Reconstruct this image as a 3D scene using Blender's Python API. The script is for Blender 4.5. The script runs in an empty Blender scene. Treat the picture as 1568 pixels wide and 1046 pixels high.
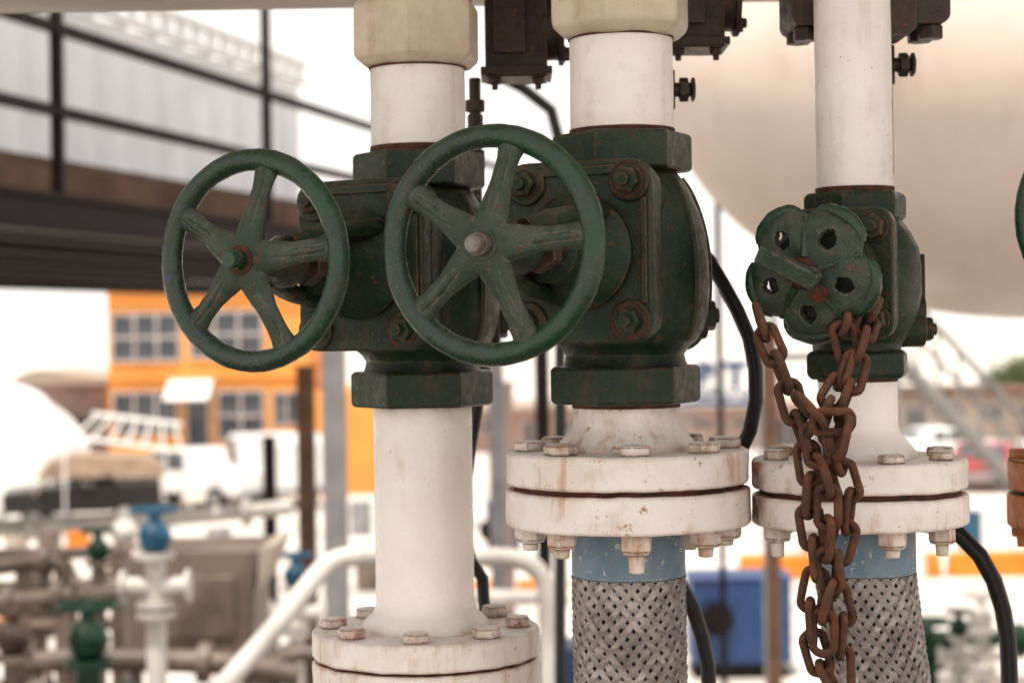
import bpy, math, random
from mathutils import Vector, Matrix, noise
random.seed(7)
sc=bpy.context.scene
F=2800.0; CZ=5.5; ROLL=0.015
def P(px,py,Y):
    u=px-784; v=500-py
    c,s=math.cos(ROLL),math.sin(ROLL)
    return Vector(((u*c+v*s)/F*Y, Y, CZ+(-u*s+v*c)/F*Y))
def proj(p):
    x=p.x/p.y*F; z=(p.z-CZ)/p.y*F
    c,s=math.cos(ROLL),math.sin(ROLL)
    return 784+x*c-z*s, 500-(x*s+z*c)
U=0.000571
# ------------------------------------------------ materials
def node(nt,t,**k):
    n=nt.nodes.new(t)
    for a,b in k.items(): setattr(n,a,b)
    return n
def C4(c): return (c[0],c[1],c[2],1)
def newmat(name):
    m=bpy.data.materials.new(name); m.use_nodes=True
    nt=m.node_tree; b=nt.nodes['Principled BSDF']
    return m,nt,b
def noisen(nt,vec,scale,detail=5,rough=.6):
    n=node(nt,'ShaderNodeTexNoise'); n.inputs['Scale'].default_value=scale
    n.inputs['Detail'].default_value=detail; n.inputs['Roughness'].default_value=rough
    nt.links.new(vec,n.inputs['Vector']); return n.outputs['Fac']
def ramp(nt,fac,a,b,va=0,vb=1):
    n=node(nt,'ShaderNodeMapRange'); n.clamp=True
    n.inputs['From Min'].default_value=a; n.inputs['From Max'].default_value=b
    n.inputs['To Min'].default_value=va; n.inputs['To Max'].default_value=vb
    nt.links.new(fac,n.inputs['Value']); return n.outputs['Result']
def mth(nt,op,a,b):
    n=node(nt,'ShaderNodeMath',operation=op)
    for i,x in enumerate((a,b)):
        if x is None: continue
        if isinstance(x,(int,float)): n.inputs[i].default_value=x
        else: nt.links.new(x,n.inputs[i])
    return n.outputs[0]
def mixc(nt,fac,a,b):
    n=node(nt,'ShaderNodeMix',data_type='RGBA')
    for i,x in ((0,fac),(6,a),(7,b)):
        if isinstance(x,tuple): n.inputs[i].default_value=C4(x)
        elif isinstance(x,(int,float)): n.inputs[i].default_value=x
        else: nt.links.new(x,n.inputs[i])
    return n.outputs[2]
def paint(name,c1,c2,crev=(.05,.025,.015),crev_amt=.8,edge=None,edge_amt=.6,streak=None,streak_th=.55,streak_amt=.7,
          dust=None,dust_amt=.5,rough=.5,bump=.3,scale=60,spec=.5,chip=None,chip_th=.62,speck=None,speck_th=.63,metal=0,edge_lo=.44):
    m,nt,b=newmat(name)
    tc=node(nt,'ShaderNodeTexCoord').outputs['Object']
    big=noisen(nt,tc,scale*.35,6,.65); mid=noisen(nt,tc,scale*1.6,6,.7); fine=noisen(nt,tc,scale*9,4,.6)
    col=mixc(nt,ramp(nt,big,.40,.60),c1,c2)
    geo=node(nt,'ShaderNodeNewGeometry')
    if dust:
        sx=node(nt,'ShaderNodeSeparateXYZ'); nt.links.new(geo.outputs['Normal'],sx.inputs[0])
        up=ramp(nt,sx.outputs['Z'],.1,.95)
        f=mth(nt,'MULTIPLY',up,ramp(nt,mid,.38,.6,0,dust_amt)); col=mixc(nt,f,col,dust)
        f2=mth(nt,'MULTIPLY',ramp(nt,fine,.50,.62,0,dust_amt*.6),ramp(nt,big,.46,.6)); col=mixc(nt,f2,col,dust)
    if streak:
        mp=node(nt,'ShaderNodeMapping'); mp.inputs['Scale'].default_value=(1,1,.10)
        nt.links.new(tc,mp.inputs['Vector'])
        st=noisen(nt,mp.outputs[0],scale*1.3,5,.6)
        f=mth(nt,'MULTIPLY',ramp(nt,st,streak_th,streak_th+.14),ramp(nt,big,.44,.60))
        col=mixc(nt,mth(nt,'MULTIPLY',f,streak_amt),col,streak)
    if chip:
        col=mixc(nt,ramp(nt,mid,chip_th,chip_th+.02),col,chip)
    if speck:
        col=mixc(nt,mth(nt,'MULTIPLY',ramp(nt,fine,speck_th,speck_th+.05),ramp(nt,mid,.50,.58)),col,speck)
    if edge:
        bv=node(nt,'ShaderNodeBevel',samples=2); bv.inputs['Radius'].default_value=.0026
        d=node(nt,'ShaderNodeVectorMath',operation='DOT_PRODUCT')
        nt.links.new(bv.outputs[0],d.inputs[0]); nt.links.new(geo.outputs['Normal'],d.inputs[1])
        e=ramp(nt,d.outputs['Value'],.98,.90); e=mth(nt,'MULTIPLY',e,ramp(nt,mid,edge_lo,edge_lo+.1,0,edge_amt))
        col=mixc(nt,e,col,edge)
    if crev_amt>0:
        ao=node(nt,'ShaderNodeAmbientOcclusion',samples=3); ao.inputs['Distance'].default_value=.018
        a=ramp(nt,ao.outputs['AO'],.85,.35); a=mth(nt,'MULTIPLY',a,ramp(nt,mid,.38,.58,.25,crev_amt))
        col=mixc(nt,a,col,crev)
    nt.links.new(col,b.inputs['Base Color'])
    nt.links.new(ramp(nt,mid,.35,.65,rough-.14,rough+.2),b.inputs['Roughness'])
    b.inputs['Specular IOR Level'].default_value=spec; b.inputs['Metallic'].default_value=metal
    h=mth(nt,'ADD',mth(nt,'MULTIPLY',mid,.7),mth(nt,'MULTIPLY',fine,.3))
    bp=node(nt,'ShaderNodeBump'); bp.inputs['Strength'].default_value=bump; bp.inputs['Distance'].default_value=.005
    nt.links.new(h,bp.inputs['Height']); nt.links.new(bp.outputs[0],b.inputs['Normal'])
    return m
def simple(name,c,rough=.6,metal=0,var=.25,scale=3,bump=0,c2=None,spec=.4):
    m,nt,b=newmat(name)
    tc=node(nt,'ShaderNodeTexCoord').outputs['Object']
    n=noisen(nt,tc,scale,6,.65)
    c2=c2 or tuple(x*(1-var) for x in c)
    nt.links.new(mixc(nt,ramp(nt,n,.4,.6),c,c2),b.inputs['Base Color'])
    b.inputs['Roughness'].default_value=rough; b.inputs['Metallic'].default_value=metal; b.inputs['Specular IOR Level'].default_value=spec
    if bump:
        bp=node(nt,'ShaderNodeBump'); bp.inputs['Strength'].default_value=bump; bp.inputs['Distance'].default_value=.01
        nt.links.new(n,bp.inputs['Height']); nt.links.new(bp.outputs[0],b.inputs['Normal'])
    return m
GREEN=paint('green_cast_paint',(.006,.021,.009),(.015,.030,.015),crev=(.014,.008,.004),crev_amt=.97,edge=(.17,.085,.04),edge_amt=.8,edge_lo=.42,
   dust=(.085,.070,.045),dust_amt=.42,rough=.36,bump=.42,scale=60,chip=(.075,.034,.016),chip_th=.615,streak=(.07,.034,.017),streak_th=.53,spec=.26,speck=(.12,.11,.08),speck_th=.65)
GREENW=paint('green_handwheel_paint',(.005,.040,.013),(.012,.026,.014),crev=(.015,.007,.004),crev_amt=.85,edge=(.10,.12,.08),edge_amt=.35,
   dust=(.10,.115,.085),dust_amt=.36,rough=.25,bump=.32,scale=60,chip=(.03,.04,.11),chip_th=.63,speck=(.24,.23,.19),speck_th=.65,spec=.45,streak=(.05,.03,.016),streak_th=.55)
GREENS=paint('dusty_green_spoke_paint',(.020,.038,.022),(.042,.055,.038),crev=(.02,.010,.006),crev_amt=.95,edge=(.19,.17,.13),edge_amt=.7,
   dust=(.14,.135,.105),dust_amt=.55,rough=.42,bump=.45,scale=70,chip=(.09,.042,.024),chip_th=.61,speck=(.27,.25,.2),speck_th=.64,spec=.3)
WHITE=paint('white_pipe_paint',(.85,.79,.74),(.80,.735,.68),crev=(.32,.15,.07),crev_amt=.75,edge=(.50,.32,.2),edge_amt=.35,
   streak=(.53,.41,.32),streak_th=.52,streak_amt=.45,rough=.38,bump=.12,scale=38,speck=(.38,.27,.2),speck_th=.66)
WHITEF=paint('white_flange_paint',(.82,.75,.69),(.72,.64,.56),crev=(.28,.10,.035),crev_amt=.95,edge=(.36,.16,.07),edge_amt=.9,edge_lo=.41,
   streak=(.46,.20,.08),streak_th=.50,streak_amt=.7,rough=.48,bump=.26,scale=45,chip=(.43,.23,.12),chip_th=.64,speck=(.25,.11,.06),speck_th=.64)
WHITEB=paint('white_bolt_paint',(.76,.69,.62),(.62,.52,.43),crev=(.22,.075,.028),crev_amt=.95,edge=(.30,.13,.06),edge_amt=.9,edge_lo=.40,
   streak=(.40,.17,.07),streak_th=.46,streak_amt=.8,rough=.5,bump=.3,scale=70,chip=(.36,.17,.08),chip_th=.61)
BEIGE=paint('beige_fitting_paint',(.62,.52,.41),(.52,.42,.32),crev=(.12,.06,.035),crev_amt=.85,edge=(.28,.17,.11),edge_amt=.7,
   streak=(.36,.25,.16),streak_th=.52,rough=.48,bump=.25,scale=40,speck=(.24,.15,.1),speck_th=.66)
BROWN=paint('dark_brown_paint',(.055,.030,.021),(.030,.018,.014),crev=(.008,.005,.004),edge=(.18,.085,.05),rough=.45,bump=.35,chip=(.13,.055,.03),spec=.35,dust=(.16,.12,.09),dust_amt=.3)
RUST=paint('rusty_iron',(.13,.052,.025),(.050,.024,.016),crev=(.012,.006,.004),edge=None,rough=.75,bump=.5,scale=160,spec=.2,
   dust=(.32,.17,.10),dust_amt=.6)
RUSTG=paint('rusty_washer',(.12,.036,.017),(.035,.02,.013),rough=.7,bump=.4,scale=150,crev_amt=.4,spec=.2)
STEEL=paint('worn_steel_stud',(.23,.20,.18),(.10,.07,.055),crev=(.05,.03,.02),rough=.4,bump=.3,scale=160)
BLUEC=paint('blue_collar_paint',(.10,.17,.235),(.15,.22,.28),crev=(.05,.03,.02),edge=(.5,.5,.48),chip=(.42,.42,.41),chip_th=.60,rough=.5,scale=70,bump=.2,streak=(.26,.19,.14),streak_th=.5)
BRAID=paint('braided_steel',(.42,.375,.345),(.27,.23,.21),crev=(.03,.018,.012),crev_amt=.9,rough=.36,bump=.15,scale=90,streak=(.2,.13,.09),metal=.5)
CORE=simple('hose_core',(.012,.009,.007),.8)
RUBBER=simple('black_rubber',(.010,.009,.009),.42,scale=30,spec=.3)
ORANGEF=paint('orange_flange_paint',(.55,.18,.02),(.42,.13,.02),crev=(.06,.02,.01),chip=(.12,.05,.02),rough=.5)
TANKW=paint('cream_tank_paint',(.80,.68,.59),(.70,.58,.49),crev_amt=0,rough=.5,bump=.05,scale=2.2,streak=(.42,.29,.21),streak_th=.53,streak_amt=.5)
BEIGET=simple('overhead_tank_paint',(.6,.52,.45),.5,scale=2)
DARKSTEEL=simple('dark_brown_steel',(.014,.008,.009),.6,scale=4,spec=.12)
SOFFIT=simple('brown_soffit',(.15,.085,.055),.8,scale=1.5,var=.45,spec=.2)
PANEL=simple('white_corrugated_panel',(.70,.72,.75),.5,scale=1,var=.1)
WHITEP=simple('white_gloss_paint',(.8,.79,.77),.4,scale=2,var=.1)
OFFW=simple('aged_white_paint',(.60,.56,.51),.5,scale=4,var=.3)
GREYP=simple('grey_paint',(.28,.27,.28),.5)
CONC=simple('pale_concrete',(.74,.68,.61),.9,scale=.35,var=.35,bump=.2)
BOUNCEPAD=simple('dark_bounce_pad',(.07,.06,.052),.95,scale=2,var=.5,bump=.5)  # dark colour for the added pad that absorbs ground bounce
ORANGE=simple('orange_stucco',(.80,.33,.075),.8,scale=.5,var=.15)
GLASS=simple('window_glass',(.10,.11,.13),.12)
FRAME=simple('window_frame',(.5,.44,.40),.5)
PINK=simple('pinkish_brown_wall',(.46,.34,.29),.85,scale=.4)
TAN=simple('tan_wall',(.46,.38,.31),.85,scale=.5)
BLACKP=simple('black_car_paint',(.010,.010,.011),.25)
TANROOF=simple('tan_canvas',(.36,.27,.19),.8)
TIRE=simple('tyre_rubber',(.02,.02,.02),.8)
BLUE=simple('blue_paint',(.016,.055,.17),.45)
BLUEV=simple('blue_valve_paint',(.012,.085,.16),.4)
ORANGEP=simple('orange_safety_paint',(.8,.24,.02),.6)
RED=simple('red_car_paint',(.4,.03,.03),.3)
GREYBOX=simple('weathered_tan_steel',(.18,.13,.10),.5,scale=3,var=.5)
MIDGREEN=simple('dark_green_paint',(.008,.035,.017),.4,spec=.25)
LEAF=simple('foliage',(.09,.12,.035),.7,scale=.8,var=.5)
BARK=simple('bark',(.1,.07,.05),.9)
# ------------------------------------------------ geometry
I4=Matrix.Identity(4)
class G:
    def __init__(s,M=I4): s.v=[]; s.f=[]; s.M=M
    def add(s,vs,fs):
        o=len(s.v); s.v+= [s.M@Vector(v) for v in vs]; s.f+=[tuple(i+o for i in f) for f in fs]; return s
    def cyl(s,p0,p1,r0,r1=None,n=32,ph=0,up=None):
        p0=Vector(p0);p1=Vector(p1); r1=r0 if r1 is None else r1
        d=(p1-p0).normalized()
        a=Vector(up) if up else (Vector((0,0,1)) if abs(d.z)<.9 else Vector((0,-1,0)))
        x=(a-d*a.dot(d)).normalized(); y=d.cross(x)
        vs=[];
        for p,r in((p0,r0),(p1,r1)):
            for i in range(n):
                t=ph+2*math.pi*i/n; vs.append(p+(x*math.cos(t)+y*math.sin(t))*r)
        fs=[(i,(i+1)%n,n+(i+1)%n,n+i) for i in range(n)]+[tuple(range(n-1,-1,-1)),tuple(range(n,2*n))]
        return s.add(vs,fs)
    def lathe(s,prof,n=64,M=I4,cap=True):
        vs=[];fs=[]
        for r,z in prof:
            for i in range(n):
                t=2*math.pi*i/n; vs.append(M@Vector((r*math.cos(t),r*math.sin(t),z)))
        for k in range(len(prof)-1):
            for i in range(n):
                j=(i+1)%n; fs.append((k*n+i,k*n+j,(k+1)*n+j,(k+1)*n+i))
        if cap:
            fs.append(tuple(range(n-1,-1,-1))); L=(len(prof)-1)*n; fs.append(tuple(range(L,L+n)))
        return s.add(vs,fs)
    def box(s,c,sz,M=I4):
        x,y,z=[a/2 for a in sz]; c=Vector(c)
        vs=[M@(c+Vector((a*x,b*y,d*z))) for a in(-1,1) for b in(-1,1) for d in(-1,1)]
        return s.add(vs,[(0,1,3,2),(4,6,7,5),(0,4,5,1),(2,3,7,6),(0,2,6,4),(1,5,7,3)])
    def extr(s,poly,y0,y1,M=I4):
        n=len(poly); vs=[M@Vector((x,y0,z)) for x,z in poly]+[M@Vector((x,y1,z)) for x,z in poly]
        fs=[(i,(i+1)%n,n+(i+1)%n,n+i) for i in range(n)]+[tuple(range(n-1,-1,-1)),tuple(range(n,2*n))]
        return s.add(vs,fs)
    def tube(s,path,rad,n=14,closed=False,flat=1.0,up=None):
        path=[Vector(p) for p in path]; m=len(path); vs=[];fs=[]; prev=None
        for k in range(m):
            if closed: d=path[(k+1)%m]-path[k-1]
            else: d=path[min(k+1,m-1)]-path[max(k-1,0)]
            d.normalize()
            if up is not None: a=Vector(up)
            else: a=prev if prev is not None else (Vector((0,0,1)) if abs(d.z)<.9 else Vector((0,1,0)))
            x=(a-d*a.dot(d)).normalized(); prev=x; y=d.cross(x)
            r=rad[k] if isinstance(rad,(list,tuple)) else rad
            for i in range(n):
                t=2*math.pi*i/n; vs.append(path[k]+x*math.cos(t)*r*flat+y*math.sin(t)*r)
        for k in range(m if closed else m-1):
            for i in range(n):
                j=(i+1)%n; k2=(k+1)%m; fs.append((k*n+i,k*n+j,k2*n+j,k2*n+i))
        if not closed: fs+= [tuple(range(n-1,-1,-1)),tuple(range((m-1)*n,m*n))]
        return s.add(vs,fs)
    def bolt(s,p,d,R=20,h=20,washer=True,stud=0,ph=None):
        p=Vector(p);d=Vector(d).normalized()
        if washer: s.cyl(p-d*1,p+d*3,R*1.18,n=24); p=p+d*3
        ph=random.random() if ph is None else ph
        s.cyl(p,p+d*h*.82,R,n=6,ph=ph); s.cyl(p+d*h*.82,p+d*h,R,R*.84,n=6,ph=ph)
        if stud: s.cyl(p+d*h,p+d*(h+stud),R*.5,R*.45,n=16)
        return s
def rrect(w,h,r,cx=0,cz=0,n=6):
    pts=[]
    for sx,sz,a0 in((1,1,0),(-1,1,90),(-1,-1,180),(1,-1,270)):
        for i in range(n+1):
            a=math.radians(a0+90*i/n); pts.append((cx+sx*(w-r)+r*math.cos(a),cz+sz*(h-r)+r*math.sin(a)))
    return pts
def emit(g,name,parent,mat,bevel=0,seg=2,S=1.0,sub=0,ang=32,rough=0,rs=.03):
    import bmesh
    me=bpy.data.meshes.new(name)
    vv=[v*S for v in g.v]
    if rough:
        vv=[v+noise.noise_vector(v/(rs*S*60))*rough*S for v in vv]
    me.from_pydata(vv,[],g.f); me.update()
    bm=bmesh.new(); bm.from_mesh(me); bmesh.ops.recalc_face_normals(bm,faces=bm.faces)
    for f in bm.faces: f.smooth=True
    if not bevel and not sub:
        for e in bm.edges:
            if len(e.link_faces)==2 and e.calc_face_angle(0)>math.radians(ang): e.smooth=False
    bm.to_mesh(me); bm.free()
    ob=bpy.data.objects.new(name,me); sc.collection.objects.link(ob)
    me.materials.append(mat); ob.parent=parent
    if bevel:
        b=ob.modifiers.new('bevel','BEVEL'); b.width=bevel*S; b.segments=seg; b.limit_method='ANGLE'; b.angle_limit=math.radians(28); b.harden_normals=True
    if sub:
        b=ob.modifiers.new('sub','SUBSURF'); b.levels=sub; b.render_levels=sub
    return ob
def empty(name,loc=(0,0,0),rz=0):
    e=bpy.data.objects.new(name,None); e.empty_display_size=.1; sc.collection.objects.link(e)
    e.location=loc; e.rotation_euler=(0,0,rz); return e
def crom(pts,step):
    pts=[Vector(p) for p in pts]; out=[]
    q=[pts[0]*2-pts[1]]+pts+[pts[-1]*2-pts[-2]]
    fine=[]
    for i in range(1,len(q)-2):
        for k in range(24):
            t=k/24; a,b,c,d=q[i-1:i+3]
            fine.append(.5*((2*b)+(c-a)*t+(2*a-5*b+4*c-d)*t*t+(3*b-a-3*c+d)*t**3))
    fine.append(pts[-1])
    out=[fine[0].copy()]; acc=0
    for a,b in zip(fine,fine[1:]):
        l=(b-a).length
        while acc+l>=step:
            t=(step-acc)/l; a=a.lerp(b,t); out.append(a.copy()); l=(b-a).length; acc=0
        acc+=l
    return out
# ------------------------------------------------ foreground
def base(px,Y):
    p=P(px,500,Y); return Vector((p.x,Y,CZ))
BA=base(645,1.70); BB=base(957,1.60); BC=base(1312,1.60)
def handwheel(parent,M,angs,rusty):
    g=G(M)
    R=141
    vs=[];fs=[];n=20;NK=144
    for k in range(NK):
        t=2*math.pi*k/NK
        rad=15.4+1.2*noise.noise(Vector((math.cos(t)*2.5,math.sin(t)*2.5,rusty*3)))
        for i in range(n):
            a=2*math.pi*i/n; q=.7*noise.noise(Vector((math.cos(t)*14,math.sin(t)*14,a*1.2)))
            rr=R+(rad+q)*math.cos(a); vs.append((rr*math.cos(t),(rad+q)*.95*math.sin(a),rr*math.sin(t)))
        for i in range(n):
            k2=(k+1)%NK;j=(i+1)%n; fs.append((k*n+i,k*n+j,k2*n+j,k2*n+i))
    g.add(vs,fs); emit(g,'handwheel_rim',parent,GREENW,S=U)
    g=G(M)
    for a in angs:
        a=math.radians(a); pts=[];rr=[]
        for k in range(17):
            t=k/16; r=10+(R-12)*t; y=-20+20*(t**1.3)
            pts.append((r*math.cos(a),y,r*math.sin(a)))
            rr.append(28-12.5*min(1,t*1.9)+ (9*(max(0,t-.72)/.28)**2))
        g.tube(pts,rr,n=16,flat=.5,up=(0,1,0))
        g.tube([(r*math.cos(a),-20+20*(((r-14)/(R-14))**1.3)-5.0,r*math.sin(a)) for r in range(26,134,6)],[5.5]*18,n=10,up=(0,1,0))
    g.lathe([(28,-8),(38,0),(39,12),(36,20),(29,25),(20,27)],40,Matrix.Translation((0,-4,0))@Matrix.Rotation(math.radians(90),4,'X'))
    emit(g,'spokes_and_hub',parent,GREENS,S=U,rough=1.0,ang=50)
    g=G(M); g.cyl((0,-29,0),(0,-34,0),21,n=28)
    emit(g,'hub_washer',parent,RUSTG if rusty else GREENS,bevel=1,S=U)
    g=G(M); g.cyl((0,-33,0),(0,-46,0),15,n=6 if rusty else 24,ph=.3)
    g.cyl((0,-45,0),(0,-60,0),10.5,n=20)
    for k in range(6): g.cyl((0,-46-k*2.3,0),(0,-47.2-k*2.3,0),11.6,n=20)
    emit(g,'stem_end_nut',parent,GREENW if rusty else STEEL,bevel=1,S=U)
def solveL(Bp,th,px,z):
    lo,hi=.05,.6
    for _ in range(50):
        m=(lo+hi)/2; p=Bp+Vector((-math.sin(th)*m,-math.cos(th)*m,z))
        if proj(p)[0]>px: lo=m
        else: hi=m
    return m
def gate_valve(Bp,theta,dz,wheel_px,angs,rusty,text=False):
    th=math.radians(theta); root=empty('gate_valve',Bp+Vector((0,0,dz)))
    g=G()
    def hexr(z0,z1,R,c=7):
        g.lathe([(R-c,z0),(R,z0+c*.8),(R,z1-c*.8),(R-c,z1)],6,Matrix.Rotation(math.radians(4),4,'Z'))
    hexr(232,291,108,6); hexr(-120,-62,116,6)
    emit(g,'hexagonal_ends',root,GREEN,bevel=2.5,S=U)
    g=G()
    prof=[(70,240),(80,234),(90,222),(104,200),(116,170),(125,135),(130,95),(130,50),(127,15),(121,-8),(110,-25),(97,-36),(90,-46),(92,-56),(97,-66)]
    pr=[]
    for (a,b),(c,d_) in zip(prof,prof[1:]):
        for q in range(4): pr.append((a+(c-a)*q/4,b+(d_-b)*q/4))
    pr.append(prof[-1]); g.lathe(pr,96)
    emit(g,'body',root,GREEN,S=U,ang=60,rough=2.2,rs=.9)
    g=G()
    pts=[(math.cos(math.radians(-38))*r,math.sin(math.radians(-38))*r,z) for r,z in prof[2:11]]
    g.tube(crom(pts,6),4.5,n=8); pts=[(r,6,z) for r,z in prof[2:11]]; g.tube(crom(pts,6),5,n=8)
    emit(g,'casting_ribs',root,GREEN,S=U)
    R=Matrix.Rotation(-th,4,'Z')
    d=188; bxs=80; W=112
    g=G(R)
    g.extr(rrect(90,116,30,0,105),-d+26,40); emit(g,'bonnet_neck',root,GREEN,bevel=9,seg=3,S=U)
    g=G(R); g.extr(rrect(W,132,34,0,105),-d,-d+28); g.extr(rrect(W-5,127,30,0,105),-d+34,-d+60)
    emit(g,'bonnet_flange',root,GREEN,bevel=5,seg=3,S=U)
    g=G(R); g.extr(rrect(W-10,122,28,0,105),-d+28,-d+34); emit(g,'bonnet_gasket',root,RUSTG,S=U)
    g=G(R)
    for sx in(-1,1):
        for sz in(-1,1):
            g.lathe([(31,0),(31,4),(28,7)],32,Matrix.Translation((sx*bxs,-d,105+sz*100))@Matrix.Rotation(math.radians(90),4,'X'))
            g.bolt((sx*bxs,-d-6,105+sz*100),(0,-1,0),20,15,True,8,ph=.4*sx+sz)
    g.extr([(-70,215),(70,215),(60,228),(-60,228)],-d-5,-d+2); g.extr([(W-14,30),(W-6,30),(W-6,180),(W-14,180)],-d-5,-d+2)
    emit(g,'bonnet_bolts',root,GREEN,bevel=1.5,S=U)
    g=G(R)
    for sz in(1,-1): g.cyl((bxs,-d-6.2,105+sz*100),(bxs,-d-8.6,105+sz*100),27,n=26)
    emit(g,'bolt_washers',root,RUSTG,S=U)
    L=solveL(Bp+Vector((0,0,dz)),th,wheel_px,105*U)/U
    MY=Matrix.Translation((0,0,105))@Matrix.Rotation(math.radians(90),4,'X'); MX=R@MY
    g=G(); g.lathe([(84,d-2),(84,d+10),(76,d+18),(60,d+34),(48,d+60),(42,d+88),(40,d+100),(46,d+104),(46,d+116),(40,d+120),(28,d+122),(26,d+150)],48,MX)
    emit(g,'bonnet_dome',root,GREEN,S=U,ang=40,rough=1.5)
    g=G(R); g.cyl((0,-d-130,105),(0,-d-158,105),34,n=6); emit(g,'packing_nut',root,BROWN,bevel=3,S=U)
    g=G(R)
    for a in(52,232):
        a=math.radians(a); c,s=math.cos(a),math.sin(a)
        pts=[(c*r,-y,105+s*r) for y,r in((d+2,68),(d+30,70),(d+80,64),(d+130,56),(L-110,46),(L-60,30))]
        g.tube(crom(pts,10),14,n=12)
    g.lathe([(16,L-90),(36,L-88),(38,L-70),(30,L-50),(24,L-14)],32,MY)
    emit(g,'yoke',root,GREEN,S=U,rough=1.2)
    g=G(); g.cyl(R@Vector((0,-d-120,105)),R@Vector((0,-L+8,105)),11,n=20)
    emit(g,'stem',root,STEEL,S=U)
    handwheel(root,R@Matrix.Translation((0,-L,105)),angs,rusty)
    g=G(); g.cyl((70,20,12),(128,20,12),36,n=28); g.cyl((70,20,12),(100,-14,-2),42,n=28)
    emit(g,'side_lug',root,GREEN,bevel=5,S=U)
    g=G(); g.bolt((126,20,12),(1,0,0),24,12,True,6,ph=.2); emit(g,'side_plug',root,GREEN,bevel=2,S=U)
    if text:
        cu=bpy.data.curves.new('cast_lettering','FONT'); cu.body='MADE IN'; cu.size=22*U; cu.extrude=.25*U; cu.bevel_depth=.3*U
        t=bpy.data.objects.new('cast_lettering',cu); sc.collection.objects.link(t); t.parent=root
        t.matrix_local=R@Matrix.Translation(Vector((-52,-d-.1,-12))*U)@Matrix.Rotation(math.radians(90),4,'X')
        cu.materials.append(GREEN)
    return root
gate_valve(BA,27,-.0043,388,(78,6,-66,-138,150),1,True)
gate_valve(BB,24,0,753,(76,4,-68,-140,148),0)
# ---------- risers
def flange(g,ztop,th,R,zr=0):
    g.lathe([(60,ztop-th+1),(R-3,ztop-th),(R,ztop-th+4)]+[(R,ztop-th+4+(th-8)*q/5) for q in range(1,5)]+[(R,ztop-4),(R-4,ztop),(110,ztop),(60,ztop)],128)
def bolts_ring(g,z,d,Rb,n,R,h,stud=0,a0=0):
    for i in range(n):
        a=math.radians(-90+a0+360/n*i); g.bolt((Rb*math.cos(a),Rb*math.sin(a),z),(0,0,d),R*random.uniform(.94,1.05),h*random.uniform(.9,1.12),False,stud*random.uniform(.5,1.4))
def rustring(root,z,r,name='gasket'):
    g=G(); g.lathe([(r,z-5),(r,z+5)],80); emit(g,name,root,RUSTG,S=U)
def pipeprof(r,z0,z1,n=10): return [(r,z0+(z1-z0)*i/n) for i in range(n+1)]
# A
r=empty('flanged_pipe_riser',BA)
g=G(); g.lathe([(79,-120)]+pipeprof(80,-124,-440)+[(81,-450),(86,-462),(100,-474),(104,-482),(104,-490)],80)
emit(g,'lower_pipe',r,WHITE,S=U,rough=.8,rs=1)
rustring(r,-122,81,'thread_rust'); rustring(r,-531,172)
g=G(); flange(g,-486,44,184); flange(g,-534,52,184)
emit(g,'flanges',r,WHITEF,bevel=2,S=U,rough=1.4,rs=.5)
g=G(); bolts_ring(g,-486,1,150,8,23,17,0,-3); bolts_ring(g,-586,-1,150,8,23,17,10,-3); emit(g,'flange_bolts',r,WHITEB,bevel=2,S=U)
g=G(); g.lathe([(80,-580),(80,-9600)],48); emit(g,'pipe_below',r,WHITE,S=U)
g=G(); g.lathe(pipeprof(77,288,428),72); emit(g,'upper_pipe',r,WHITE,S=U,rough=.8,rs=1)
rustring(r,289,79,'thread_rust'); rustring(r,424,79,'thread_rust')
g=G(); g.lathe([(92,422),(106,434),(109,440),(109,520),(98,532)],6,Matrix.Rotation(math.radians(24),4,'Z'))
g.lathe([(92,528),(92,560),(100,562),(100,660)],8)
emit(g,'union_nut',r,BEIGE,bevel=6,seg=3,S=U,rough=1.2,rs=.8)
# B
r=empty('flanged_pipe_riser',BB)
g=G(); g.lathe([(80,-115),(82,-122),(82,-150),(86,-160),(98,-172),(108,-184),(110,-194)],80)
emit(g,'weld_neck',r,WHITEF,S=U,rough=.8,rs=1); rustring(r,-121,83,'thread_rust')
rustring(r,-244,174)
g=G(); flange(g,-190,51,185); flange(g,-248,56,187)
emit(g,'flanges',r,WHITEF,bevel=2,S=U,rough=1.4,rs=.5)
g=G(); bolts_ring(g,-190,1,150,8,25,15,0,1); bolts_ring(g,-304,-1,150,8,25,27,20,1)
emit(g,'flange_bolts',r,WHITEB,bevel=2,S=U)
g=G(); g.lathe(pipeprof(79,288,450),72); emit(g,'upper_pipe',r,WHITE,S=U,rough=.8,rs=1)
rustring(r,293,81,'thread_rust'); rustring(r,440,81,'thread_rust')
g=G(); g.lathe([(92,436),(108,450),(112,456),(112,560),(98,570)],6,Matrix.Rotation(math.radians(16),4,'Z')); g.lathe([(92,568),(92,660)],8)
emit(g,'union_nut',r,BEIGE,bevel=6,seg=3,S=U,rough=1.2,rs=.8)
# C
r=empty('flanged_pipe_riser',BC)
g=G(); g.lathe([(58,-70)]+pipeprof(60,-80,-160,5)+[(64,-172),(78,-188),(88,-200),(90,-212)],72); emit(g,'weld_neck',r,WHITE,S=U)
rustring(r,-87,61,'thread_rust'); rustring(r,-258,152)
g=G(); flange(g,-208,46,163); flange(g,-262,46,164); emit(g,'flanges',r,WHITEF,bevel=2,S=U,rough=1.4,rs=.5)
g=G(); bolts_ring(g,-208,1,132,8,21,14,0,10); bolts_ring(g,-308,-1,132,8,21,24,18,10); emit(g,'flange_bolts',r,WHITEB,bevel=2,S=U)
g=G(); g.lathe(pipeprof(58,190,700,14),72); emit(g,'upper_pipe',r,WHITE,S=U,rough=.8,rs=1); rustring(r,199,60,'thread_rust')
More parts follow.
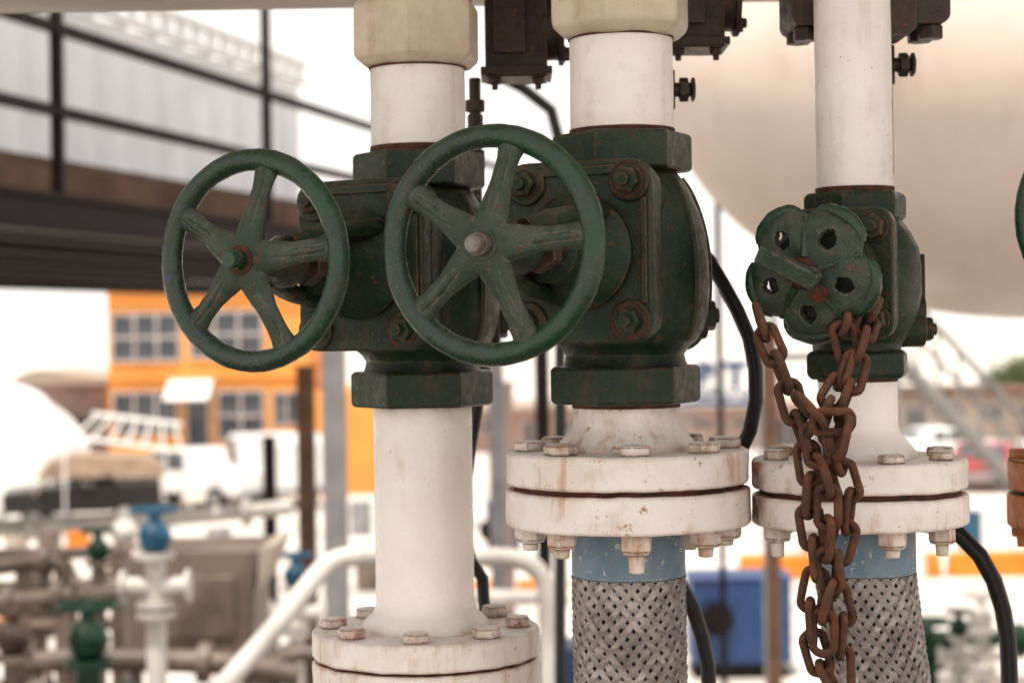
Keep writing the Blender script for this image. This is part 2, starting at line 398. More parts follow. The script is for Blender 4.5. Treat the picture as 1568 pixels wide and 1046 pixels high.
# D (mostly out of frame)
BD=base(1645,1.72); r=empty('orange_flanged_pipe',BD)
g=G(); flange(g,-232,50,110); flange(g,-288,54,112); bolts_ring(g,-342,-1,90,6,20,20,12,0); bolts_ring(g,-232,1,90,6,20,14,0,0)
emit(g,'flanges',r,ORANGEF,bevel=2,S=U)
g=G(); g.lathe([(50,-9600),(50,700)],40); emit(g,'pipe',r,WHITE,S=U)
pd=P(1720,330,1.5); r=empty('handwheel',pd); handwheel(r,I4,(0,72,144,216,288),1)
g=G(); g.cyl((0,0,0),((BD.x-pd.x)/U,(BD.y-pd.y)/U,0),14,n=16); emit(g,'stem',r,STEEL,S=U)
# ---------- braided hoses
def hose(Bp,R,ztop,lean,collar0):
    r=empty('braided_hose',Bp)
    g=G(); g.lathe([(R-1,ztop),(R+1,ztop+3),(R+1,collar0-3),(R-3,collar0)],64); emit(g,'blue_collar',r,BLUEC,S=U)
    zb=-760; N=30 if R>80 else 28
    def cx(z): t=(ztop-z); return lean*t+lean*.0012*t*t
    gg=G()
    ring=[(cx(z),0,z) for z in range(int(ztop)+2,zb-1,-20)]
    gg.tube(ring,R-4,n=40,up=(0,1,0)); emit(gg,'hose_core',r,CORE,S=U)
    gb=G(); rate=.76/R
    pro=[(-1,-1.6),(-.78,.1),(-.6,.5),(-.42,-.3),(-.2,.8),(0,-.0),(.2,.8),(.42,-.3),(.6,.5),(.78,.1),(1,-1.6)]; npr=len(pro)
    for s in(1,-1):
        for k in range(N):
            vs=[];fs=[];hw=6.5/R if R>80 else 6.0/R; m=0; z=ztop+1
            hw*=1+.10*math.sin(k*5.1+s)
            while z>zb:
                ph=2*math.pi*k/N+s*rate*(ztop-z)+.014*math.sin(z*.013+k)
                w=math.cos((ztop-z)*rate*N+ (0 if s>0 else math.pi) + math.pi*k)
                rr=R+w*1.6
                for o,dr in pro:
                    a=ph+o*hw; vs.append((cx(z)+(rr+dr)*math.cos(a),(rr+dr)*math.sin(a),z))
                m+=1; z-=5
            for i in range(m-1):
                for j in range(npr-1): fs.append((i*npr+j,i*npr+j+1,i*npr+j+1+npr,i*npr+j+npr))
            gb.add(vs,fs)
    emit(gb,'steel_braid',r,BRAID,S=U,ang=80)
    g=G(); g.tube([(cx(zb),0,zb+4),(cx(zb)*1.2,30,-1500),(cx(zb),60,-3500),(0,60,-9600)],R,n=32,up=(0,1,0)); emit(g,'hose_lower_length',r,BRAID,S=U)
hose(BB,86,-384,0.0,-302)
hose(BC+Vector((.004,0,0)),76,-385,.10,-305)
# ---------- small valve C with lobed knob
def small_valve():
    Bp=BC; th=math.radians(25); root=empty('gate_valve',Bp)
    g=G()
    g.lathe([(74,152),(81,158),(81,190),(74,196)],6,Matrix.Rotation(.1,4,'Z')); g.lathe([(76,-88),(84,-80),(84,-50),(76,-44)],6,Matrix.Rotation(.25,4,'Z'))
    emit(g,'hexagonal_ends',root,GREEN,bevel=3,S=U)
    g=G(); pf=[(64,160),(72,150),(84,132),(94,110),(98,80),(98,40),(92,10),(80,-18),(68,-34),(66,-48)]; pr=[]
    for (a,b),(c,e) in zip(pf,pf[1:]):
        for q in range(4): pr.append((a+(c-a)*q/4,b+(e-b)*q/4))
    g.lathe(pr+[pf[-1]],72); emit(g,'body',root,GREEN,S=U,ang=60,rough=2,rs=.9)
    R=Matrix.Rotation(-th,4,'Z'); d=112
    g=G(R); g.extr(rrect(66,84,22,0,70),-d+16,30); emit(g,'bonnet_neck',root,GREEN,bevel=6,seg=3,S=U)
    g=G(R); g.extr(rrect(84,98,28,0,70),-d,-d+24); g.extr(rrect(80,94,26,0,70),-d+30,-d+50); emit(g,'bonnet_flange',root,GREEN,bevel=4,seg=3,S=U)
    g=G(R); g.extr(rrect(76,90,26,0,70),-d+23,-d+31); emit(g,'bonnet_gasket',root,RUSTG,S=U)
    g=G(R)
    for sx in(-1,1):
        for sz in(-1,1):
            g.bolt((sx*55,-d,70+sz*68),(0,-1,0),20,14,True,5)
    g.M=I4
    g.cyl((60,10,14),(104,10,14),27,n=26); g.bolt((103,10,-14),(1,0,0),20,12,True,6); g.box((96,30,62),(24,44,80)); g.cyl((60,10,-14),(104,10,-14),27,n=26)
    emit(g,'bolts_and_side_plug',root,GREEN,bevel=3,S=U)
    L=solveL(Bp,th,1241,66*U)/U
    MX=R@Matrix.Translation((0,0,70))@Matrix.Rotation(math.radians(90),4,'X')
    g=G(); g.lathe([(68,d-2),(66,d+14),(58,d+40),(58,L-60),(66,L-50),(70,L-26),(62,L-16),(18,L-14)],40,MX); emit(g,'bonnet_dome',root,GREEN,S=U)
    Ro=88; nA=160; rs=[12,20,26,30,34,38,41,44,47,50,53,56,59,62,65,68,71,74,78,82,Ro]
    K=R@Matrix.Translation((0,-L,70))@Matrix.Rotation(math.radians(8),4,'X')@Matrix.Rotation(math.radians(-6),4,'Z')
    g=G(K); vs=[];fs=[]
    def lobf(t,rr_): 
        u=5*(t-math.radians(54)); return 1+(.085*math.cos(u)-.035*math.cos(2*u)+.012*math.cos(3*u))*(rr_/Ro)**2
    for r_ in rs:
        for i in range(nA):
            t=2*math.pi*i/nA; lob=lobf(t,r_)
            y=-16+16*((r_/Ro)**2)+3*noise.noise(Vector((r_*.05*math.cos(t),r_*.05*math.sin(t),1)))
            if r_>75: y+=(r_-75)*.8
            vs.append((r_*lob*math.cos(t),y,r_*lob*math.sin(t)))
    for k in range(len(rs)-1):
        for i in range(nA):
            t=(2*math.pi*(i+.5)/nA-math.radians(54))%(2*math.pi/5); t=min(t,2*math.pi/5-t)
            rm=(rs[k]+rs[k+1])/2
            if ((rm-55)/12)**2+(t*rm/11.5)**2<1: continue
            j=(i+1)%nA; fs.append((k*nA+i,k*nA+j,(k+1)*nA+j,(k+1)*nA+i))
    g.add(vs,fs)
    ob=emit(g,'lobed_handwheel',root,GREENS,S=U,sub=0)
    for p in ob.data.polygons: p.use_smooth=True
    so=ob.modifiers.new('s','SOLIDIFY'); so.thickness=15*U; so.offset=0
    su=ob.modifiers.new('u','SUBSURF'); su.levels=2; su.render_levels=2
    g=G(K)
    for q in range(5):
        a=math.radians(54+72*q); pts=[]
        for k in range(-6,7):
            t=a+k*math.radians(4.2); rr=Ro*lobf(t,Ro)
            pts.append((rr*math.cos(t),6,rr*math.sin(t)))
        g.tube(pts,[6+5*math.cos(k/6*1.4) for k in range(-6,7)],n=14)
        a2=a+math.radians(36); g.tube([(24*math.cos(a2),-20,24*math.sin(a2)),(50*math.cos(a2),-15,50*math.sin(a2)),(78*math.cos(a2),-4,78*math.sin(a2))],[7,5,4],n=10)
    emit(g,'wheel_grips',root,GREENW,S=U,rough=1)
    g=G(K); g.lathe([(14,0),(24,4),(24,22),(18,28)],28,Matrix.Rotation(math.radians(90),4,'X')); g.cyl((20,-18,-28),(20,-25,-28),13,n=20)
    emit(g,'rusty_stem_end',root,RUSTG,S=U,rough=1)
    g=G(K@Matrix.Rotation(math.radians(27),4,'Y')); g.box((-16,-52,6),(94,24,25)); g.cyl((14,-40,6),(14,-20,6),13,n=16); emit(g,'square_bar',root,GREENS,bevel=3,S=U,rough=1)
small_valve()
# ---------- chain
def chain():
    root=empty('rusty_chain',P(1250,700,1.44)); o=root.location.copy()
    strands=[
     [(1160,478,1.475),(1176,522,1.45),(1200,575,1.44),(1216,630,1.435),(1236,690,1.43),(1242,745,1.43),(1238,800,1.43),(1252,860,1.43),(1241,920,1.43),(1244,975,1.43),(1262,1032,1.43),(1290,1075,1.43)],
     [(1338,470,1.50),(1322,510,1.46),(1308,565,1.44),(1293,620,1.435),(1272,665,1.42),(1290,720,1.43),(1303,775,1.435),(1288,835,1.43),(1278,893,1.43),(1291,950,1.43),(1285,1010,1.43),(1290,1075,1.43)],
     [(1292,468,1.47),(1290,520,1.45),(1301,560,1.45),(1266,622,1.425),(1243,662,1.42),(1256,716,1.42),(1271,775,1.42),(1262,835,1.42),(1275,900,1.42),(1258,960,1.42),(1268,1030,1.42)],
     [(1222,610,1.415),(1262,650,1.41),(1292,640,1.415),(1284,692,1.41),(1262,712,1.41)],
     [(1282,478,1.49),(1306,500,1.47),(1334,492,1.49)],
    ]
    k=0
    for S in strands:
        pts=crom([P(*p) for p in S],.0250)
        for i in range(len(pts)-1):
            a,b=pts[i],pts[i+1]; d=(b-a).normalized(); c=(a+b)/2-o
            view=Vector((0,-1,0)); x=d.cross(view).normalized(); y=d.cross(x)
            an=math.radians((15 if i%2 else 98)+random.uniform(-22,22)); w=x*math.cos(an)+y*math.sin(an)
            hl,hw,wr=.0100,.0084,.0033
            loop=[]
            for q in range(28):
                t=2*math.pi*q/28; cx=math.cos(t);sx=math.sin(t)
                loop.append(c+d*((hl if cx>0 else -hl)*(1 if abs(cx)>1e-3 else 0)+cx*hw*.75)+w*(sx*hw))
            g=G(); g.tube(loop,[wr*(1+.10*random.random()) for _ in loop],n=10,closed=True)
            emit(g,'link_%d'%k,root,RUST); k+=1
chain()
# ---------- brown actuators behind the risers and rods
def actuator(px,Y,x0,x1,ytop,ybot,name='brown_ball_valve'):
    b=P(px,0,Y); root=empty(name,Vector((b.x,Y,CZ))); k=Y/F
    g=G(); xa=(x0-px); xb=(x1-px); za=500-ybot; w=xb-xa
    g.box(((xa+xb)/2,0,za+70),(w,90,140)); g.box(((xa+xb)/2,0,za+9),(w+14,104,12)); g.cyl((xb-10,0,za+78),(xb+18,0,za+78),48,n=32)
    g.cyl((xb+18,0,za+78),(xb+26,0,za+78),56,n=32); g.cyl(((xa+xb)/2,0,za+140),((xa+xb)/2,0,za+700),50,n=24)
    g.box(((xa+xb)/2-10,-52,za+80),(w*.5,10,90))
    for q in range(6):
        a=q*math.pi/3; g.bolt((xb+26,45*math.cos(a),za+78+45*math.sin(a)),(1,0,0),8,7)
    for sx in(-1,1):
        g.bolt(((xa+xb)/2+sx*w*.35,-30,za+3),(0,0,-1),10,10,True,8)
    emit(g,'body',root,BROWN,bevel=4,S=k)
    return root
actuator(790,1.86,742,836,0,124)
actuator(1075,1.78,1022,1104,0,84)
r=empty('bleed_rod',P(728,200,1.88)); k=1.88/F
g=G(); g.cyl((0,0,80),(0,0,-140),9,n=16); g.cyl((0,0,46),(0,0,28),17,n=6); g.cyl((0,0,24),(0,0,-2),12,n=16); g.cyl((0,0,-4),(0,0,-20),18,n=6); g.cyl((0,0,-30),(0,0,-60),14,n=16)
emit(g,'threaded_rod',r,BROWN,bevel=2,S=k)
for px,py,Y in((1044,138,1.72),(1380,100,1.74)):
    r=empty('bleed_plug',P(px,py,Y)); k=Y/F
    g=G(); g.cyl((-24,0,0),(14,0,0),11,n=16); g.cyl((-4,0,0),(10,0,0),19,n=6); g.cyl((14,0,0),(20,0,0),19,n=6,ph=.3); g.cyl((-22,0,120),(-22,0,-170),8,n=14)
    g.cyl((-22,0,30),(-22,0,-30),13,n=6)
    emit(g,'plug',r,BROWN,bevel=2,S=k)
r=empty('brown_pipe_flange',P(1326,0,1.68)); k=1.68/F
g=G(); g.extr(rrect(120,44,16,0,0),-40,90); g.extr(rrect(66,60,14,0,0),-50,60)
for sx in(-1,1):
    g.cyl((sx*95,-10,-44),(sx*95,-10,-64),20,n=6); g.cyl((sx*95,-10,-20),(sx*95,-10,100),11,n=14); g.cyl((sx*95,60,-44),(sx*95,60,-58),20,n=6)
g.bolt((118,-10,10),(1,0,0),14,12)
emit(g,'flange',r,BROWN,bevel=5,S=k)
# ---------- black cables
def cable(name,pts,rad,mat=RUBBER):
    ps=[P(*p) for p in pts]; o=ps[0]; r=empty(name,o)
    g=G(); g.tube(crom([p-o for p in ps],.03 if ps[0].y<3 else .08),rad,n=16); emit(g,'cable',r,mat)
cable('black_hose',[(1020,330,1.85),(1075,385,1.8),(1118,455,1.76),(1148,520,1.75),(1158,590,1.75),(1150,655,1.75),(1118,715,1.78),(1060,760,1.9)],.0070)
cable('black_hose',[(1400,800,1.85),(1470,818,1.8),(1515,875,1.8),(1538,945,1.8),(1546,1060,1.8),(1546,1500,1.8)],.0085)
cable('black_hose',[(1010,850,1.8),(1048,905,1.8),(1072,965,1.8),(1086,1060,1.8),(1090,1500,1.8)],.0075)
cable('black_hose',[(742,560,1.95),(728,640,1.95),(716,720,1.95),(712,820,1.95),(728,880,1.95),(742,940,1.95),(746,1500,1.95)],.0065)
cable('black_pipe',[(750,110,4),(800,135,4),(840,165,4),(856,200,4),(858,320,4),(858,700,4),(858,2600,4),(858,4300,4)],.013)
# ---------- overhead tank (shades the manifold)
r=empty('overhead_storage_tank',(0,1.9,CZ+1.652))
g=G(); a=1.3; prof=[]
for i in range(0,13):
    t=math.pi/2*i/12; prof.append((max(.01,a*math.sin(t)),-.62-.0-.55*math.cos(t)))
for i in range(12,-1,-1):
    t=math.pi/2*i/12; prof.append((max(.01,a*math.sin(t)),1.5+.55*math.cos(t)))
g.lathe(prof,128,Matrix.Rotation(math.radians(90),4,'Y')); emit(g,'shell',r,BEIGET)
# ---------- large cream tank at right
YT=9.0
c=P(1572,100,YT); kT=YT/F; r=empty('storage_tank',c)
g=G(); Rt=388*kT; A=560*kT; prof=[]
for i in range(0,33):
    t=math.pi/2*i/32; prof.append((max(.005,Rt*math.sin(t)),-A*math.cos(t)))
prof+= [(Rt,2.0),(Rt+.0,6.0)]
g.lathe(prof,128,Matrix.Rotation(math.radians(90),4,'Y')); emit(g,'shell_and_dished_head',r,TANKW)
g=G()
for x in(1.4,5.0): g.box((x,0,-Rt-1.2),(.25,1.4,2.6))
g.box((3.2,0,-Rt-2.6),(4.6,1.6,.3))
for x in(1.2,5.2):
    for y in(-.6,.6): g.box((x,y,-Rt-3.9),(.2,.2,2.6))
emit(g,'saddle',r,SOFFIT,bevel=.01)
# ---------- ground
g=G(); g.add([(-900,-60,0),(900,-60,0),(900,1500,0),(-900,1500,0)],[(0,1,2,3)])
emit(g,'ground',None,CONC)
g=G(); g.add([(-14,-8,.004),(14,-8,.004),(14,10,.004),(-14,10,.004)],[(0,1,2,3)])  # added out-of-view dark pad, cuts bounce from below so valve undersides darken
emit(g,'added_bounce_cut_pad',None,BOUNCEPAD)
# ---------- elevated walkway at left
dv=Vector((.256,1,0)).normalized(); nl=Vector((-dv.y,dv.x,0)); E0=Vector((-3.05,10.9,0))
def lineat(px,o):
    m=(px-784)/F; q=E0+nl*o
    s=(q.x-m*q.y)/(m*dv.y-dv.x); return s,(q+dv*s).y
def zat(px,py,o):
    s,Y=lineat(px,o); return P(px,py,Y).z
def run(g,o,s0,s1,z0,z1,w):
    M=Matrix.Translation(E0+nl*o)@Matrix.Rotation(math.atan2(dv.y,dv.x),4,'Z')
    g.box(((s0+s1)/2,0,(z0+z1)/2),(s1-s0,w,z1-z0),M)
r=empty('elevated_walkway',(0,0,0)); S0,S1=-9,13
g=G(); zb0=zat(0,350,0); zb1=zat(0,288,0)
run(g,0,S0,S1,zb0,zb1,.12); run(g,-.07,S0,S1,zb1-.03,zb1+.0,.10); run(g,-.07,S0,S1,zb0,zb0+.03,.10)
run(g,5.5,S0,16,zb0-.10,zb0+.1,.2)
zt=zat(0,14,0); zm=zat(0,150,0)
for z in(zt,zm): run(g,0,S0,S1,z-.035,z+.035,.06)
for px in(93,413):
    s,_=lineat(px,0); M=Matrix.Translation(E0+dv*s); g.box((0,0,(zb1+zt)/2+.4),(.075,.075,zt-zb1+.8),M)
for s in(-2.8,-6.2,8.2,12): g.box((0,0,(zb1+zt)/2+.1),(.07,.07,zt-zb1),Matrix.Translation(E0+dv*s))
for q in range(5): run(g,.5+q*1.1,S0,S1+.3,zb0+.0,zb0+.14,.10)
emit(g,'railing_and_beams',r,DARKSTEEL)
g=G(); run(g,2.8,S0,16,zb0+.16,zb0+.24,5.4); run(g,.45,S0,S1,zb1+.02,zb1+.26,.05); run(g,.9,S0,S1+1,zb1+.27,zb1+.38,.3)
emit(g,'deck',r,SOFFIT)
g=G()
for s in(-6,):
    for o in(.3,5.3): g.box((0,0,zb0/2),(.2,.2,zb0),Matrix.Translation(E0+nl*o+dv*s))
g.box((0,0,zb0/2),(.2,.2,zb0),Matrix.Translation(E0+nl*.3+dv*12.6))
emit(g,'columns',r,GREYP)
r=empty('corrugated_container',(0,0,0)); o=1.6
zt=zat(95,4,o); zbm=zb1+.36; SE=9.2
g=G(); vs=[];fs=[]; s=S0; i=0
base0=E0+nl*o
seq=[0,.11,.11,0]; st=[.12,.07,.12,.07]
n=0
while s<SE:
    q=base0+dv*s+nl*seq[i%4]; vs+=[(q.x,q.y,zbm),(q.x,q.y,zt)]; s+=st[i%4]*1.6; i+=1; n+=1
fs=[(2*k,2*k+2,2*k+3,2*k+1) for k in range(n-1)]
g.add(vs,fs); emit(g,'corrugated_wall',r,PANEL)
g=G(); run(g,o-.06,S0,SE,zt,zt+.05,.1); run(g,o-.06,S0,SE,zt+.2,zt+.25,.1)
s=S0
while s<SE: run(g,o-.06,s,s+.12,zt+.05,zt+.2,.06); s+=.34
run(g,o-.06,S0,SE,zbm,zbm+.12,.08); run(g,o+.3,SE-.03,SE,zbm,zt+.2,.6)
emit(g,'top_rail',r,WHITEP)
def pole(name,px,Y,ytop,w,mat,square=True):
    t=P(px,ytop,Y); r=empty(name,(t.x,Y,0)); g=G()
    if square:
        g.box((0,0,t.z/2),(w,w*.35,t.z)); g.box((0,w*.5,t.z/2),(w*.3,w,t.z)); g.box((0,w,t.z/2),(w,w*.35,t.z)); g.box((0,w*.5,t.z-.01),(w*1.5,w*1.8,.02))
    else: g.cyl((0,0,0),(0,0,t.z),w/2,n=20); g.cyl((0,0,t.z-.03),(0,0,t.z),w*.62,n=20)
    g.box((0,w*.5,.02),(w*2,w*2,.04))
    emit(g,'post',r,mat)
pole('steel_column',508,14,470,.17,GREYP)
pole('brown_post',466,22,560,.20,SOFFIT)
pole('dark_post',829,12,520,.10,DARKSTEEL,square=False)
pole('dark_post',412,26,668,.20,DARKSTEEL,square=False)
pole('brown_post',1180,18,500,.12,SOFFIT)
pole('dark_post',1098,14,300,.05,DARKSTEEL,square=False)
pole('brown_post',774,25,585,.2,PINK)
# ---------- buildings
def windows(g,gf,x0,x1,z0,z1,Y,cols,rows,t=.09):
    g.box(((x0+x1)/2,Y+.08,(z0+z1)/2),(x1-x0,.06,z1-z0))
    for i in range(cols+1):
        x=x0+(x1-x0)*i/cols; gf.box((x,Y-.05,(z0+z1)/2),(t,.12,z1-z0+t))
    for j in range(rows+1):
        z=z0+(z1-z0)*j/rows; gf.box(((x0+x1)/2,Y-.053,z),(x1-x0+t*1.2,.11,t))
def wall_with_holes(g,x0,x1,z0,z1,Y,th,holes):
    xs=sorted({x0,x1,*[h[0] for h in holes],*[h[1] for h in holes]}); zs=sorted({z0,z1,*[h[2] for h in holes],*[h[3] for h in holes]})
    for a,b in zip(xs,xs[1:]):
        for c,d in zip(zs,zs[1:]):
            mx,mz=(a+b)/2,(c+d)/2
            if any(h[0]<mx<h[1] and h[2]<mz<h[3] for h in holes): continue
            g.box((mx,Y+th/2,mz),(b-a,th,d-c))
YB=62
r=empty('orange_building',(0,0,0))
def bx(px): return (px-784)/F*YB
def bz(py): return CZ+(500-py)/F*YB+.1
H=[(bx(172),bx(275),bz(549),bz(477)),(bx(292),bx(402),bz(545),bz(475)),(bx(172),bx(270),bz(662),bz(597)),(bx(332),bx(402),bz(672),bz(597)),(bx(418),bx(455),bz(650),bz(600)),(bx(284),bx(318),0,bz(604))]
g=G(); wall_with_holes(g,bx(165),bx(470),0,bz(440),YB,.3,H)
g.box((bx(165)+.15,YB+6.3,bz(440)/2),(.3,12,bz(440))); g.box((bx(470)-.15,YB+6.3,bz(440)/2),(.3,12,bz(440))); g.box(((bx(165)+bx(470))/2,YB+6,bz(440)+.08),(bx(470)-bx(165)+.4,12.6,.2))
g.box(((bx(470)+bx(575))/2+.02,YB+3,bz(600)/2),(bx(575)-bx(470),8,bz(600)))
g.box(((bx(165)+bx(470))/2,YB-.06,bz(572)),(bx(470)-bx(165),.12,.18))
emit(g,'walls',r,ORANGE)
g=G();gf=G()
for h,(cn,rn) in zip(H,((3,2),(3,2),(3,1),(2,2),(2,1),(1,1))): windows(g,gf,h[0],h[1],h[2],h[3],YB,cn,rn)
emit(g,'window_glass',r,GLASS); emit(gf,'window_frames',r,FRAME)
g=G(); M=Matrix.Translation((bx(292),YB-.6,bz(592)))@Matrix.Rotation(math.radians(28),4,'X'); g.box((0,0,0),(1.5,1.5,.06),M); g.box((bx(292)-.7,YB-.4,bz(600)),(.05,1.0,.05)); g.box((bx(292)+.7,YB-.4,bz(600)),(.05,1.0,.05))
emit(g,'door_awning',r,WHITEP)
r=empty('tan_shed',(0,0,0)); g=G(); Ys=66
def sx(px,Y): return (px-784)/F*Y
def sz(py,Y): return CZ+(500-py)/F*Y
H2=[(sx(85,Ys),sx(160,Ys),0,sz(650,Ys))]
wall_with_holes(g,sx(20,Ys),sx(162,Ys),0,sz(575,Ys),Ys,.3,H2); g.box((sx(91,Ys),Ys+5,sz(575,Ys)/2),(sx(162,Ys)-sx(20,Ys),.3,sz(575,Ys)))
emit(g,'walls',r,PINK)
g=G(); g.extr([(sx(15,Ys),sz(578,Ys)),(sx(170,Ys),sz(578,Ys)),(sx(170,Ys),sz(570,Ys)),(sx(60,Ys),sz(555,Ys)),(sx(40,Ys),sz(560,Ys))],Ys-.6,Ys+6); emit(g,'roof',r,TAN)
g=G(); g.box((sx(120,Ys),Ys-1.5,sz(636,Ys)),(2.6,3,.25)); emit(g,'awning',r,DARKSTEEL)
def longbuilding(name,px0,px1,ytop,Y,mat,n,roofm):
    r=empty(name,(0,0,0)); x0,x1=sx(px0,Y),sx(px1,Y); zt=sz(ytop,Y)
    holes=[]; w=(x1-x0)/n
    for i in range(n):
        holes.append((x0+w*(i+.25),x0+w*(i+.75),.9 if i%3 else .02,zt*.72))
    g=G(); wall_with_holes(g,x0,x1,0,zt,Y,.3,holes); g.box(((x0+x1)/2,Y+6,zt/2),(x1-x0,.3,zt)); emit(g,'walls',r,mat)
    gg=G();gf=G()
    for h in holes: windows(gg,gf,h[0],h[1],h[2],h[3],Y,2,1)
    emit(gg,'windows',r,GLASS); emit(gf,'frames',r,FRAME)
    g=G(); g.box(((x0+x1)/2,Y+3,zt+.12),(x1-x0+.8,7.6,.22)); emit(g,'roof',r,roofm)
longbuilding('roadside_shop',590,1235,628,80,PINK,10,TAN)
longbuilding('roadside_shop',1370,1900,615,84,TAN,9,SOFFIT)
longbuilding('warehouse',-500,40,600,90,TAN,8,WHITEP)
r=empty('shop_sign',(0,0,0)); Yg=70
g=G(); xa,xb=sx(1036,Yg),sx(1168,Yg); za,zb_=sz(628,Yg),sz(556,Yg)
g.box(((xa+xb)/2,Yg,(za+zb_)/2),(xb-xa,.2,zb_-za)); emit(g,'board',r,WHITEP,bevel=.03)
g=G(); g.cyl((xa+.3,Yg+.2,0),(xa+.3,Yg+.2,zb_-.1),.08,n=12); g.cyl((xb-.3,Yg+.2,0),(xb-.3,Yg+.2,zb_-.1),.08,n=12); emit(g,'posts',r,GREYP)
g=G(); g.box(((xa+xb)/2,Yg-.11,za+.16),(xb-xa-.1,.02,.2)); emit(g,'blue_band',r,BLUE)
for body,py,size in(('BIT',597,1.35),('SUPPLY CO',615,.46)):
    cu=bpy.data.curves.new('lettering','FONT'); cu.body=body; cu.size=size; cu.extrude=.02; cu.offset=.055 if size>1 else .008
    t=bpy.data.objects.new('lettering',cu); sc.collection.objects.link(t); t.parent=r; t.location=(sx(1064,Yg),Yg-.13,sz(py,Yg)); t.rotation_euler=(math.pi/2,0,0); cu.materials.append(BLUE)
# ---------- vehicles
def vehicle(name,px,ybot,Lm,kind,mat,rz=0,roof=None):
    Y=F*CZ/(ybot-500); p=P(px,ybot,Y); r=empty(name,(p.x,Y,0),math.radians(rz))
    h=Lm/2
    if kind=='pickup': prof=[(-h,.5),(-h,1.05),(-h+1.25,1.15),(-h+1.75,1.8),(-h+3.1,1.85),(-h+3.4,1.2),(h,1.2),(h,.5)]; cab=(-h+1.45,-h+3.2,1.2,1.75)
    elif kind=='van': prof=[(-h,.45),(-h,1.1),(-h+.9,1.3),(-h+1.6,2.2),(h-.2,2.3),(h,2.0),(h,.45)]; cab=(-h+1.3,-h+2.3,1.35,2.05)
    elif kind=='jeep': prof=[(-h,.55),(-h,1.15),(-h+1.2,1.25),(-h+1.6,1.35),(h-.05,1.35),(h,.55)]; cab=None
    else: prof=[(-h,.4),(-h,.85),(-h+1.1,.95),(-h+1.8,1.42),(h-1.2,1.45),(h-.5,1.0),(h,.95),(h,.4)]; cab=(-h+1.7,h-1.1,.98,1.35)
    g=G(); g.extr(prof,-.9,.9); emit(g,'body',r,mat,bevel=.07,seg=3)
    if kind=='jeep':
        g=G(); g.extr([(-h+.9,1.5),(-h+1.2,1.95),(-h+1.9,2.12),(h-.4,2.02),(h+.05,1.75),(h+.1,1.5)],-.92,.92)
        for x in(-h+1.4,0,h-.25):
            for y in(-.8,.8): g.box((x,y,1.6),(.09,.06,.56))
        g.tube([(-h+.5,-.8,.6),(-h+1.5,-.95,1.9)],.06,n=8)
        emit(g,'canvas_roof_and_roll_cage',r,roof or TANROOF,bevel=.04)
        g=G(); g.box((.2,0,1.5),(1.2,1.2,.6)); emit(g,'seats',r,TIRE,bevel=.1)
    if cab:
        g=G(); a,b,c,d=cab
        for s in(-1,1):
            y=s*.905; m_=(a+b)/2
            for u,v in((a+.28,m_-.05),(m_+.05,b-.12)):
                g.box(((u+v)/2,y,(c+d)/2),(v-u,.02,d-c))
        emit(g,'side_windows',r,GLASS,bevel=.008)
        g=G()
        q0=Vector((prof[2][0],0,prof[2][1]));q1=Vector((prof[3][0],0,prof[3][1])); dd=(q1-q0); nn=Vector((-dd.z,0,dd.x)).normalized()*.012
        vs=[]
        for t in(.15,.88):
            for y in(-.74,.74): vs.append(q0+dd*t+nn+Vector((0,y,0)))
        g.add(vs,[(0,1,3,2)]); emit(g,'windscreen',r,GLASS)
    g=G(); gr=G()
    for x in(-h+.85,h-.95):
        for y in(-.86,.86):
            g.cyl((x,y-.13,.38),(x,y+.13,.38),.38,n=28); gr.cyl((x,y-.14,.38),(x,y+.14,.38),.21,n=20)
    emit(g,'tyres',r,TIRE,bevel=.03); emit(gr,'wheel_hubs',r,GREYP)
    g=G(); g.box((-h-.03,0,.55),(.14,1.75,.2)); g.box((h+.03,0,.55),(.14,1.75,.2)); 
    for y in(-.7,.7): g.box((-h-.01,y,.9),(.06,.3,.18))
    emit(g,'bumpers_and_lamps',r,GREYP,bevel=.02)
vehicle('pickup_truck',300,768,5.4,'pickup',WHITEP,-35)
vehicle('white_van',408,764,5.0,'van',WHITEP,-60)
vehicle('open_jeep',130,800,4.3,'jeep',BLACKP,10)
vehicle('red_car',1508,757,4.3,'car',RED,70)
vehicle('parked_car',1425,722,4.4,'car',WHITEP,10)
vehicle('parked_car',600,748,4.4,'car',GREYP,0)
# white tarp-covered load, far left
Yw=56; r=empty('white_tarp_shelter',(sx(0,Yw),Yw,0)); kw=Yw/F; g=G(); vs=[];fs=[]
prof=[(-130,775),(-130,610),(-90,588),(-20,586),(30,598),(62,625),(88,665),(102,700),(104,775)]
pp=crom([(x,0,y) for x,y in prof],12); m=len(pp); NY=12
for j in range(NY+1):
    for q in pp:
        X=q.x*kw; Z=CZ+(500-q.z)*kw; sag=.12*math.sin(j*1.3+q.x*.05)
        vs.append((X+sag*.5,-2+j*.4,max(0,Z+ (sag if Z>.4 else 0))))
for j in range(NY):
    for i in range(m-1): fs.append((j*m+i,j*m+i+1,(j+1)*m+i+1,(j+1)*m+i))
fs.append(tuple(range(m))); fs.append(tuple(range(NY*m,NY*m+m)))
g.add(vs,fs); emit(g,'tarp',r,WHITEP,ang=50)
r=empty('ladder',(0,0,0)); g=G(); a=P(98,668,50);b=P(290,692,50); a2=a+Vector((.8,.0,.6)); b2=b+Vector((-.2,0,.75))
g.tube([a,b],.06,n=8); g.tube([a2,b2],.06,n=8)
for i in range(7):
    t=(i+.5)/7; g.tube([a.lerp(b,t),a2.lerp(b2,t)],.05,n=8)
g.tube([a,Vector((a.x,a.y,0))],.03,n=8); g.tube([b,Vector((b.x,b.y,0))],.03,n=8)
emit(g,'rails_and_rungs',r,WHITEP)
